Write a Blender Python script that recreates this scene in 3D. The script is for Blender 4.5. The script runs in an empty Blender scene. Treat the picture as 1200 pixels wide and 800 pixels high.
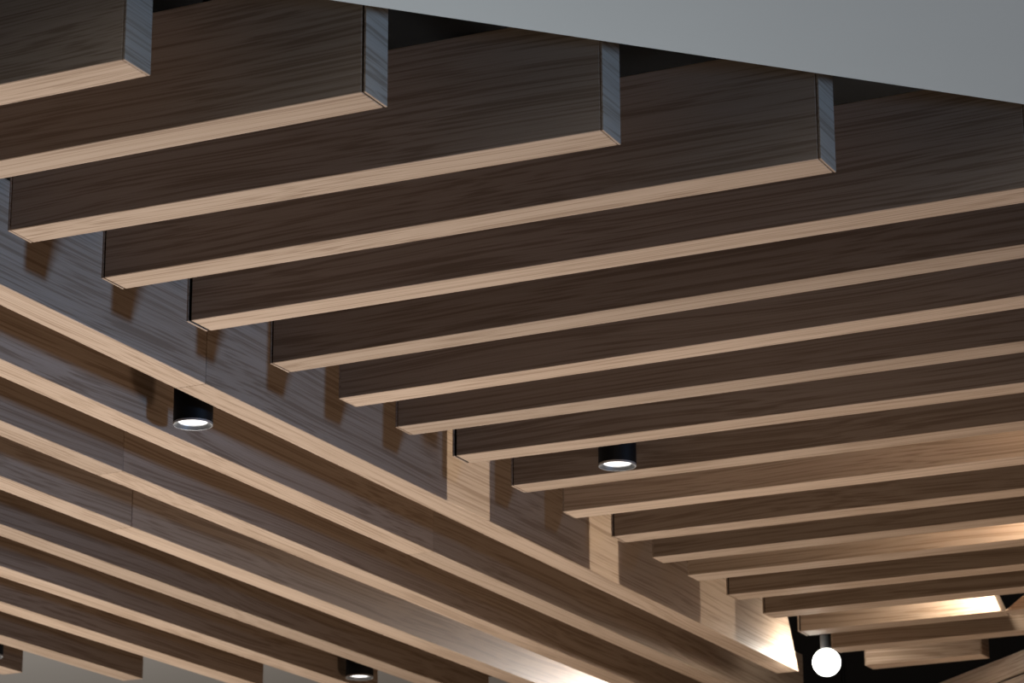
import bpy, bmesh, math, random
from mathutils import Vector, Matrix
random.seed(4)
col = bpy.context.scene.collection
PI = math.pi
# ------------------------------------------------------------------ room frame
TH = -0.4529229554                      # direction of the crosswise baffles
D = Vector((math.cos(TH), math.sin(TH), 0))
N = Vector((-math.sin(TH), math.cos(TH), 0))
CAMZ = 1.55
ZB = CAMZ + 1.2126745                   # underside of the baffles
TK, HT = 0.05, 0.145                    # board thickness and height
def W(u, v, z=0.0):
    return D * u + N * v + Vector((0, 0, ZB + z))

# ------------------------------------------------------------------ materials
def new_mat(name):
    m = bpy.data.materials.new(name); m.use_nodes = True
    nt = m.node_tree
    return m, nt, nt.nodes['Principled BSDF']
def plain(name, rgb, rough=0.5, metal=0.0, spec=0.5, emit=None, es=0):
    m, nt, p = new_mat(name)
    p.inputs['Base Color'].default_value = (*rgb, 1)
    p.inputs['Roughness'].default_value = rough
    p.inputs['Metallic'].default_value = metal
    p.inputs['Specular IOR Level'].default_value = spec
    if emit:
        p.inputs['Emission Color'].default_value = (*emit, 1)
        p.inputs['Emission Strength'].default_value = es
    return m
def wood(name, cols, along='X', rough=0.5, spec=0.3, tone=0.15):
    m, nt, p = new_mat(name)
    nd, lk = nt.nodes, nt.links
    tc = nd.new('ShaderNodeTexCoord'); oi = nd.new('ShaderNodeObjectInfo')
    off = nd.new('ShaderNodeVectorMath'); off.operation = 'MULTIPLY_ADD'
    comb = nd.new('ShaderNodeCombineXYZ')
    for i in range(3): lk.new(oi.outputs['Random'], comb.inputs[i])
    off.inputs[1].default_value = (37.0, 3.1, 2.3)
    lk.new(comb.outputs[0], off.inputs[0]); lk.new(tc.outputs['Object'], off.inputs[2])
    sx = (lambda a, b: (a, b, b)) if along == 'X' else (lambda a, b: (b, a, b))
    def mp(scale, src=off):
        n = nd.new('ShaderNodeMapping'); n.vector_type = 'POINT'
        n.inputs['Scale'].default_value = scale
        lk.new(src.outputs[0], n.inputs['Vector']); return n
    def noise(vec, detail=3, rough=0.6, dist=0.0):
        n = nd.new('ShaderNodeTexNoise'); n.inputs['Scale'].default_value = 1
        n.inputs['Detail'].default_value = detail; n.inputs['Roughness'].default_value = rough
        n.inputs['Distortion'].default_value = dist
        lk.new(vec.outputs[0], n.inputs['Vector']); return n
    # growth rings wander across the board: bend the coordinates before drawing them
    bend = noise(mp(sx(1.3, 6.0)), 1, 0.4)
    wp_ = nd.new('ShaderNodeVectorMath'); wp_.operation = 'MULTIPLY_ADD'
    wp_.inputs[1].default_value = (0, 0.055, 0.055) if along == 'X' else (0.055, 0, 0.055)
    lk.new(bend.outputs['Color'], wp_.inputs[0]); lk.new(off.outputs[0], wp_.inputs[2])
    rings = noise(mp(sx(0.35, 310), wp_), 2, 0.5)
    wide = noise(mp(sx(0.25, 70), wp_), 1, 0.5)
    fine = noise(mp(sx(14, 900)), 2, 0.6)
    broad = noise(mp(sx(0.6, 14)), 2, 0.5, 0.6)
    lr = nd.new('ShaderNodeValToRGB')                      # narrow dark ring lines on a paler ground
    lr.color_ramp.elements[0].position = 0.36; lr.color_ramp.elements[0].color = (0.05, 0.05, 0.05, 1)
    lr.color_ramp.elements[1].position = 0.53; lr.color_ramp.elements[1].color = (0.62, 0.62, 0.62, 1)
    lk.new(rings.outputs['Fac'], lr.inputs['Fac'])
    def mixf(a, b, f):
        n = nd.new('ShaderNodeMix'); n.data_type = 'FLOAT'; n.inputs[0].default_value = f
        lk.new(a, n.inputs[2]); lk.new(b, n.inputs[3]); return n.outputs[0]
    s = mixf(lr.outputs['Color'], fine.outputs['Fac'], 0.40)
    s = mixf(s, wide.outputs['Fac'], 0.22)
    s = mixf(s, broad.outputs['Fac'], 0.15)
    cr = nd.new('ShaderNodeValToRGB'); e = cr.color_ramp.elements
    e[0].position = 0.33; e[0].color = (*cols[0], 1)
    e[1].position = 0.60; e[1].color = (*cols[2], 1)
    k = e.new(0.48); k.color = (*cols[1], 1)
    lk.new(s, cr.inputs['Fac'])
    hs = nd.new('ShaderNodeHueSaturation')
    mr = nd.new('ShaderNodeMapRange'); mr.inputs[3].default_value = 1 - tone; mr.inputs[4].default_value = 1 + tone
    lk.new(oi.outputs['Random'], mr.inputs[0]); lk.new(mr.outputs[0], hs.inputs['Value'])
    lk.new(cr.outputs[0], hs.inputs['Color']); lk.new(hs.outputs[0], p.inputs['Base Color'])
    p.inputs['Roughness'].default_value = rough
    p.inputs['Specular IOR Level'].default_value = spec
    bp = nd.new('ShaderNodeBump'); bp.inputs['Strength'].default_value = 0.10; bp.inputs['Distance'].default_value = 0.0006
    lk.new(s, bp.inputs['Height']); lk.new(bp.outputs[0], p.inputs['Normal'])
    return m
OAK = [(0.335, 0.230, 0.156), (0.46, 0.335, 0.240), (0.53, 0.398, 0.298)]
M_OAK = wood('oak_veneer', OAK, 'X')
M_CAP = wood('oak_edge_veneer', OAK, 'Y')
M_CORE = plain('shadow_gap', (0.006, 0.006, 0.006), 0.9, spec=0.1)
M_BLACK = plain('black_metal', (0.005, 0.005, 0.0055), 0.6, spec=0.2)
M_RING = plain('satin_ring', (0.62, 0.62, 0.62), 0.38, metal=0.55)
M_GROOVE = plain('groove_grey', (0.17, 0.17, 0.17), 0.5, metal=0.3)
M_LENS = plain('lit_lens', (0.9, 0.9, 0.88), 0.3, emit=(1, 0.985, 0.95), es=2.6)
M_BULB = plain('lit_bulb', (1, 1, 1), 0.3, emit=(1, 0.97, 0.90), es=5)
M_DECK = plain('black_paint', (0.0025, 0.0026, 0.003), 0.9, spec=0.05)
def plaster(name, rgb):
    m, nt, p = new_mat(name); nd, lk = nt.nodes, nt.links
    tc = nd.new('ShaderNodeTexCoord'); n = nd.new('ShaderNodeTexNoise')
    n.inputs['Scale'].default_value = 3.0; n.inputs['Detail'].default_value = 4
    lk.new(tc.outputs['Object'], n.inputs['Vector'])
    cr = nd.new('ShaderNodeValToRGB')
    cr.color_ramp.elements[0].color = (*[c * 0.96 for c in rgb], 1)
    cr.color_ramp.elements[1].color = (*[c * 1.04 for c in rgb], 1)
    lk.new(n.outputs['Fac'], cr.inputs[0]); lk.new(cr.outputs[0], p.inputs['Base Color'])
    p.inputs['Roughness'].default_value = 0.8; p.inputs['Specular IOR Level'].default_value = 0.2
    return m
M_SOFFIT = plaster('cool_white_plaster', (0.385, 0.45, 0.49))
M_SOFFIT2 = plaster('grey_plaster', (0.185, 0.18, 0.172))

# ------------------------------------------------------------------ helpers
def link(name, bm, mat, parent=None, smooth=False):
    me = bpy.data.meshes.new(name); bm.normal_update(); bm.to_mesh(me); bm.free()
    me.materials.append(mat)
    if smooth:
        for p in me.polygons: p.use_smooth = True
    o = bpy.data.objects.new(name, me); col.objects.link(o)
    if parent: o.parent = parent
    return o
def empty(name, loc, rz=0.0):
    o = bpy.data.objects.new(name, None); o.empty_display_size = 0.05
    o.location = loc; o.rotation_euler = (0, 0, rz); col.objects.link(o); return o
def tag(o, label, cat, group=None):
    o['label'] = label; o['category'] = cat
    if group: o['group'] = group
    return o
def box_bm(x0, x1, y0, y1, z0, z1, bevel=0.0012, rake0=0.0, rake1=0.0, seg=1):
    """A board; rake pulls the TOP corners of an end inwards (a slanted end cut)."""
    bm = bmesh.new()
    vs = []
    for z, a, b in ((z0, 0, 0), (z1, rake0, rake1)):
        for x, y in ((x0 + a, y0), (x1 - b, y0), (x1 - b, y1), (x0 + a, y1)):
            vs.append(bm.verts.new((x, y, z)))
    for f in ((3, 2, 1, 0), (4, 5, 6, 7), (0, 1, 5, 4), (1, 2, 6, 5), (2, 3, 7, 6), (3, 0, 4, 7)):
        bm.faces.new([vs[i] for i in f])
    if bevel:
        bmesh.ops.bevel(bm, geom=bm.edges[:], offset=bevel, segments=seg, affect='EDGES', profile=0.5)
    return bm
def lathe_bm(prof, n=48):
    bm = bmesh.new(); rings = []
    for r, z in prof:
        if r < 1e-6: rings.append([bm.verts.new((0, 0, z))])
        else: rings.append([bm.verts.new((r * math.cos(2 * PI * i / n), r * math.sin(2 * PI * i / n), z)) for i in range(n)])
    for a, b in zip(rings, rings[1:]):
        for i in range(n):
            j = (i + 1) % n
            if len(a) == 1 and len(b) == 1: continue
            if len(a) == 1: bm.faces.new((a[0], b[j], b[i]))
            elif len(b) == 1: bm.faces.new((a[i], a[j], b[0]))
            else: bm.faces.new((a[i], a[j], b[j], b[i]))
    bmesh.ops.recalc_face_normals(bm, faces=bm.faces[:])
    return bm

CAPT = 0.003
def baffle(loc, rz, length, label, group, gap0=-0.0002, gap1=None, rake0=0.0, rake1=0.0, HT=HT):
    """One hanging board: veneered board, a thin end cap on each squared end and the dark joint behind a loose cap."""
    root = empty('ceiling_baffle', loc, rz)
    tag(root, label, 'ceiling baffle', group)
    xa, xb = 0.0, length
    if gap0 is not None:
        link('end_cap', box_bm(0, CAPT, 0, TK, 0, HT, 0.0005), M_CAP, root)
        xa = CAPT + gap0
        if gap0 > 0.0015:
            link('joint_strip', box_bm(CAPT, xa + 0.001, 0.0015, TK - 0.0015, 0.0015, HT - 0.002, 0), M_CORE, root)
    if gap1 is not None:
        link('end_cap', box_bm(length - CAPT, length, 0, TK, 0, HT, 0.0005), M_CAP, root)
        xb = length - CAPT - gap1
        if gap1 > 0.0015:
            link('joint_strip', box_bm(xb - 0.001, length - CAPT, 0.0015, TK - 0.0015, 0.0015, HT - 0.002, 0), M_CORE, root)
    link('board', box_bm(xa, xb, 0, TK, 0, HT, 0.0008, rake0, rake1), M_OAK, root)
    return root

# ------------------------------------------------------------------ crosswise baffles
GA = 'crosswise wooden baffles'
UL = -2.065
A = [(2.4466, 2.4484), (2.6363, 2.6411), (2.8408, 2.8639), (3.0459, 3.0517), (3.2502, 3.2499), (3.4687, 3.4485),
     (3.6665, 3.6467), (3.8407, 3.8423), (4.0292, 4.0385), (4.2365, 4.2345), (4.4325, 4.4317), (4.6321, 4.6270),
     (4.8094, 4.8034), (4.9716, 4.9728), (5.1597, 5.1600), (5.3450, 5.3449), (5.5340, 5.5340), (5.7270, 5.7230)]
AR = [-1.640, -1.458, -1.2765, -1.091] + [-0.905 + 0.18 * i for i in range(12)] + [-1.646, -1.20]
GAP0 = {2: .001, 3: .0018, 4: .0045, 5: .002, 7: .0012, 8: .004, 9: .0016, 11: .0025, 14: .002, 15: .0016, 16: .003}
GAP1 = {0: .0006, 1: .0022, 2: .0006, 3: .0010}
LA = ['nearest crosswise baffle, at the top left corner, its bluish end leftmost of four',
      'second crosswise baffle from the top, its bluish end second of the four from the left',
      'third crosswise baffle from the top, both ends in view, bluish end in mid picture',
      'fourth crosswise baffle from the top, rightmost of the four with a bluish end',
      'fifth crosswise baffle from the top, with a dark slit at its left end',
      'sixth crosswise baffle from the top, next below the one with the dark slit',
      'seventh crosswise baffle from the top, second below the one with the dark slit',
      'eighth crosswise baffle from the top, next above the one touching the first lit patch',
      'ninth crosswise baffle from the top, left end at first lit patch, in front of downlight',
      'tenth crosswise baffle from the top, directly behind the downlight in the right half',
      'eleventh crosswise baffle from the top, second behind the right downlight, greyer paler face',
      'twelfth crosswise baffle from the top, left end over the second lit patch',
      'thirteenth crosswise baffle from the top, next above the one glowing honey at the right edge',
      'fourteenth crosswise baffle, its face glowing honey-coloured towards the right edge of the photo',
      'fifteenth crosswise baffle, next below the honey-glowing one, left end over third lit patch',
      'sixteenth crosswise baffle, directly above the short brightly lit one near the lamp',
      'short brightly lit crosswise baffle with slanted right end, just above the round lamp',
      'slim crosswise baffle running right from behind the glowing round lamp']
for i, (vl, vr) in enumerate(A):
    rz = TH + math.atan2(vr - vl, 1.065)
    ln = (AR[i] - UL) / math.cos(rz - TH)
    baffle(W(UL, vl), rz, ln, LA[i], GA, GAP0.get(i, -0.0002), GAP1.get(i) if i < 4 else (None if i == 16 else 0.0006),
           rake1=0.058 if i == 16 else 0.0, HT=0.045 if i == 17 else HT)
baffle(W(-1.640, 5.534), TH, 0.75, 'dark stub of baffle with slanted left end, past the V notch at right edge', GA, gap0=None, gap1=.0006, rake0=0.21)
baffle(W(UL, 5.9290), TH - 0.01, 0.256, 'shortest crosswise baffle, a small block low down, right of the glowing round lamp', GA, gap0=-.0002, gap1=-.0002, HT=0.06)

# ------------------------------------------------------------------ lengthwise baffles
GB = 'lengthwise wooden baffles'
RZB = TH + PI / 2
Bt = {1: (-2.194, -2.2095), 2: (-2.3857, -2.3936), 3: (-2.5699, -2.5745), 4: (-2.7606, -2.7649), 5: (-2.9507, -2.9476),
      6: (-3.1443, -3.1266), 7: (-3.3175, -3.3044), 8: (-3.4938, -3.4900), 9: (-3.6760, -3.6780)}
def lengthwise(k, v0, v1, label, g0=None, g1=None, rake1=0.0):
    a, b = Bt[k]
    s = (b - a) / 2.5                          # du/dv
    u0 = a + s * (v0 - 3.0)
    return baffle(W(u0, v0), RZB - math.atan(s), (v1 - v0) / math.cos(math.atan(s)), label, GB, g0, g1, rake1=rake1)
lengthwise(1, 2.05, 3.514, 'bluish near board of the first lengthwise beam, behind the upper crosswise baffle ends')
lengthwise(1, 3.5152, 5.927, 'far board of first lengthwise beam, striped with lit patches, ending at the round lamp', rake1=0.075)
lengthwise(2, 2.05, 4.592, 'near board of the second lengthwise beam, passing behind the left downlight')
lengthwise(2, 4.5927, 6.45, 'far board of the second lengthwise beam, dark brown from its seam to the bottom edge')
lengthwise(3, 2.05, 3.874, 'near board of the third lengthwise beam, from the left edge to its faint seam')
lengthwise(3, 3.8748, 6.75, 'far board of the third lengthwise beam, from its faint seam to the bottom edge')
lengthwise(4, 2.05, 4.194, 'near board of the fourth lengthwise beam, left of the crack in its pale underside')
lengthwise(4, 4.1958, 6.60, 'far board of the fourth lengthwise beam, its face brightening to silvery white', g1=.0006)
lengthwise(5, 2.05, 5.93, 'fifth lengthwise beam from the top, next below the silvery lit one', g1=.0006)
lengthwise(6, 2.05, 5.74, 'sixth lengthwise beam from the top, its face behind the bottom-edge downlight', g1=.0006)
lengthwise(7, 2.05, 5.551, 'seventh lengthwise beam, its end cut off by the bottom edge before grey plaster', g1=.0006)
lengthwise(8, 2.05, 5.362, 'eighth lengthwise beam, whole right end seen against grey plaster at bottom left', g1=.0006)
lengthwise(9, 2.05, 5.187, 'lowest lengthwise beam, only a short end showing in the bottom left corner', g1=.0006)

# ------------------------------------------------------------------ dropped angled header at the lower right
hd = (D - N).normalized()
hrz = math.atan2(hd.y, hd.x)
hl = W(-2.45, 6.65)
hdr = empty('angled_header', hl, hrz)
tag(hdr, 'angled wooden header rising through the bottom right corner in front of the dark void', 'header beam')
hL = 2.2
link('upper_board', box_bm(0, hL, 0, 0.05, -0.046, 0.0, 0.0015), M_OAK, hdr)
link('joint_strip', box_bm(0.002, hL - .002, 0.004, 0.046, -0.0495, -0.046, 0), M_CORE, hdr)
link('lower_board', box_bm(0, hL, 0, 0.05, -0.145, -0.0495, 0.0015), M_OAK, hdr)

for x in (0.12, hL - 0.55, hL - 0.1):
    bm = lathe_bm([(0, 0), (.005, 0), (.005, HT + .59), (0, HT + .59)], 12)
    bmesh.ops.translate(bm, verts=bm.verts, vec=(x, .025, 0)); link('hanger_rod', bm, M_BLACK, hdr)

# ------------------------------------------------------------------ downlights
def downlight(u, v, z, label, rr=0.0297):
    r = empty('ceiling_downlight', W(u, v, z), 0)
    tag(r, label, 'downlight', 'black cylinder downlights')
    H = 0.135
    link('housing', lathe_bm([(0.0, H), (rr - .002, H), (rr, H - .002), (rr, 0.004), (rr - .0006, 0.0032), (rr - .003, 0.0032), (rr - .003, 0.012), (0, 0.012)]), M_BLACK, r, True)
    # ribbed funnel: fine concentric steps climbing to the recessed lens
    prof = [(rr - .0003, 0.0036), (rr - .0002, 0.0004), (rr - .0007, 0.0), (rr - .0015, 0.0002)]
    x, z0 = rr - .0015, 0.0002
    for k in range(4):
        prof += [(x - .0006, z0 + .0018), (x - .0011, z0 + .0018), (x - .0016, z0 + .0011)]
        x -= .0016; z0 += .0011
    lr = x - .0004
    prof += [(lr, z0 + .0020), (lr, 0.0095), (rr - .0035, 0.0095)]
    ring = link('trim_ring', lathe_bm(prof), M_RING, r)
    ring.data.materials.append(M_GROOVE)                    # dark grooves between the bright ribs
    for k in range(4):
        for q in range(48 * (3 + 3 * k), 48 * (4 + 3 * k)): ring.data.polygons[q].material_index = 1
    zl = z0 + .0016
    link('lens', lathe_bm([(0, zl - .0006), (lr * .5, zl - .0004), (lr * .9, zl), (lr - .0001, zl + .0006), (lr - .0001, zl + .002), (0, zl + .002)]), M_LENS, r, True)
    link('stem', lathe_bm([(0, H), (.006, H), (.006, .36), (.014, .361), (.014, .368), (0, .368)], 20), M_BLACK, r)
    return r
downlight(-2.318, 3.675, -0.006, 'black cylinder downlight hanging between the first two lengthwise beams on the left')
downlight(-1.841, 4.157, -0.013, 'black cylinder downlight hanging between crosswise baffles on the right half')
downlight(-3.085, 5.585, 0.004, 'black cylinder downlight at the bottom edge, left of centre, lens facing down')
downlight(-3.6385, 5.0105, -0.001, 'black cylinder downlight cut in half by the left edge near the bottom')

# glowing lamp
gl = empty('globe_lamp', W(-2.137, 5.895, 0.007), 0)
tag(gl, 'round white lamp glowing brightly at the tip of the topmost lengthwise beam', 'lamp')
link('bulb', lathe_bm([(0.0295 * math.sin(PI * i / 24), -0.0295 * math.cos(PI * i / 24)) for i in range(23)] + [(0.006, 0.0295)], 40), M_BULB, gl, True)
link('socket', lathe_bm([(0, .0285), (.010, .0285), (.0125, .031), (.0125, .062), (.009, .068), (0, .068)], 28), M_BLACK, gl)
link('stem', lathe_bm([(0, .068), (.005, .068), (.005, .36), (.014, .361), (.014, .368), (0, .368)], 20), M_BLACK, gl)

# ------------------------------------------------------------------ suspension rails above the boards
def rail(p0, p1, z, label):
    d = (p1 - p0); L = d.length
    r = empty('suspension_rail', Vector((p0.x, p0.y, ZB + z)), math.atan2(d.y, d.x))
    tag(r, label, 'suspension rail', 'black suspension rails above the baffles')
    link('channel', box_bm(0, L, -.02, .02, 0, .03, .001), M_BLACK, r)
    n = max(2, int(L / 0.9))
    for i in range(n):
        x = L * (i + .5) / n
        bm = lathe_bm([(0, 0), (.004, 0), (.004, .56), (0, .56)], 12)
        bmesh.ops.translate(bm, verts=bm.verts, vec=(x, 0, .03))
        link('hanger_rod', bm, M_BLACK, r)
    return r
rail(W(-1.90, 2.46), W(-1.90, 5.79), HT, 'black steel rail over the left ends of the crosswise baffles in the dark void')
rail(W(-0.98, 3.22), W(-0.98, 5.30), HT, 'black steel rail over the right part of the crosswise baffles in the dark void')
rail(W(-2.10, 2.45), W(-3.74, 2.45), HT, 'black steel rail over the near part of the lengthwise beams in the dark void')
rail(W(-2.16, 4.70), W(-3.74, 4.70), HT, 'black steel rail over the far part of the lengthwise beams in the dark void')

# ------------------------------------------------------------------ setting
def structure(name, bm, mat):
    o = link(name, bm, mat); o['kind'] = 'structure'; return o
def slab(pts, z0, z1, bevel=0.0):
    bm = bmesh.new()
    lo = [bm.verts.new(W(u, v, z0)) for u, v in pts]; hi = [bm.verts.new(W(u, v, z1)) for u, v in pts]
    n = len(pts)
    bm.faces.new(lo); bm.faces.new(hi[::-1])
    for i in range(n): bm.faces.new((lo[i], hi[i], hi[(i + 1) % n], lo[(i + 1) % n]))
    bmesh.ops.recalc_face_normals(bm, faces=bm.faces[:])
    if bevel: bmesh.ops.bevel(bm, geom=bm.edges[:], offset=bevel, segments=2, affect='EDGES')
    return bm
structure('ceiling', slab([(-7, -1), (4, -1), (4, 12), (-7, 12)], HT + .59, HT + .69), M_DECK)
# soffit beside the squared ends: its edge runs at the stepping angle of those ends
e0 = Vector((-1.227, 2.802)); ed = Vector((0.564, 0.612)).normalized(); en = Vector((ed.y, -ed.x))
P = lambda a, b: tuple(e0 + ed * a + en * b)
structure('trim_1', slab([P(-1.6, 0), P(2.6, 0), P(2.6, 2.2), P(-1.6, 2.2)], 0.0728, 0.150, 0.001), M_SOFFIT)
# grey soffit past the cut ends of the lengthwise beams
f0 = Vector((-3.30, 5.62)); fd = Vector((1, 1)).normalized(); fn = Vector((-1, 1)).normalized()
Q = lambda a, b: tuple(f0 + fd * a + fn * b)
structure('trim_2', slab([Q(-2.2, 0), Q(0.62, 0), Q(0.62, 3.0), Q(-2.2, 3.0)], 0.06, 0.16, 0.001), M_SOFFIT2)

# ------------------------------------------------------------------ lights
def lamp(name, kind, loc, energy, color, **kw):
    l = bpy.data.lights.new(name, kind); l.energy = energy; l.color = color
    for k, v in kw.items(): setattr(l, k, v)
    o = bpy.data.objects.new(name, l); o.location = loc; col.objects.link(o); return o
def aim(o, target):
    o.rotation_euler = (Vector(target) - o.location).to_track_quat('-Z', 'Y').to_euler()
# light thrown up from the bright floor, leaning in from the far left
s = lamp('floor_bounce', 'SUN', W(-4, 7, -2.6), 0.95, (1.0, 0.82, 0.66), angle=math.radians(14))
aim(s, s.location + D * 0.16 - N * 0.18 + Vector((0, 0, 1)))
a = lamp('underside_fill', 'SPOT', W(-4.5, 7.0, -9.0), 3545, (1.0, 0.98, 0.94), spot_size=math.radians(40), spot_blend=1.0, shadow_soft_size=0.5)  # added spot deep below, its cone grades the brightness across the undersides
aim(a, W(-4.0, 3.2, 0))
# cool daylight from the windows on the right
w = lamp('window_daylight', 'SPOT', W(13, 1.5, -4.0), 3300, (0.28, 0.54, 1.0), spot_size=math.radians(18), spot_blend=1.0, shadow_soft_size=0.75)
aim(w, W(-1.4, 2.5, 0.0))
# unseen warm spots added as fill; the first lifts the far crosswise faces
r_ = lamp('warm_fill', 'SPOT', W(0.5, -1.0, -2.2), 170, (1.0, 0.80, 0.62), spot_size=math.radians(16.5), spot_blend=1.0, shadow_soft_size=0.3)
aim(r_, W(-2.0, 5.8, 0.0))
b_ = lamp('warm_fill', 'SPOT', W(0.5, 5.0, -2.5), 62, (1.0, 0.76, 0.58), spot_size=math.radians(58), spot_blend=0.8, shadow_soft_size=0.35)  # added fill from low on the right, lifts the lengthwise faces
aim(b_, W(-2.9, 4.4, 0.0))
# lamps inside the gaps
WARM = (1.0, 0.90, 0.76)
g1 = lamp('gap_lamp', 'POINT', W(-0.60, 4.385, 0.05), 60, WARM, shadow_soft_size=0.02)
g2 = lamp('gap_lamp', 'POINT', W(-1.15, 4.920, 0.05), 27, WARM, shadow_soft_size=0.02)
g3 = lamp('gap_lamp', 'SPOT', W(-1.64, 5.440, 0.033), 4.2, WARM, shadow_soft_size=0.015, spot_size=math.radians(164), spot_blend=0.25)
aim(g3, W(-2.0, 5.50, 0.03))
g4 = lamp('gap_lamp', 'POINT', W(-2.655, 6.55, 0.03), 60, (1.0, 0.98, 0.95), shadow_soft_size=0.02)
g5 = lamp('globe_light', 'POINT', W(-2.155, 5.870, 0.004), 3.2, (1.0, 0.96, 0.88), shadow_soft_size=0.03)

wd = bpy.data.worlds.new('World'); bpy.context.scene.world = wd; wd.use_nodes = True
bg = wd.node_tree.nodes['Background']
bg.inputs[0].default_value = (1.0, 0.74, 0.54, 1); bg.inputs[1].default_value = 0.040

# ------------------------------------------------------------------ camera
cd = bpy.data.cameras.new('Camera'); cam = bpy.data.objects.new('Camera', cd); col.objects.link(cam)
R = Vector((0.99999023, 0.00130557, -0.0042231)); U = Vector((0.0044203, -0.29535395, 0.95537768)); F = Vector((0, 0.95538701, 0.29535683))
m = Matrix((( R.x, U.x, -F.x, 0), (R.y, U.y, -F.y, 0), (R.z, U.z, -F.z, CAMZ), (0, 0, 0, 1)))
cam.matrix_world = m
cd.sensor_width = 36; cd.lens = 3524.72 / 1200 * 36; cd.clip_start = 0.05
cd.dof.use_dof = True; cd.dof.focus_distance = 3.7; cd.dof.aperture_fstop = 22
sc = bpy.context.scene; sc.camera = cam
sc.view_settings.view_transform = 'Standard'; sc.view_settings.look = 'None'
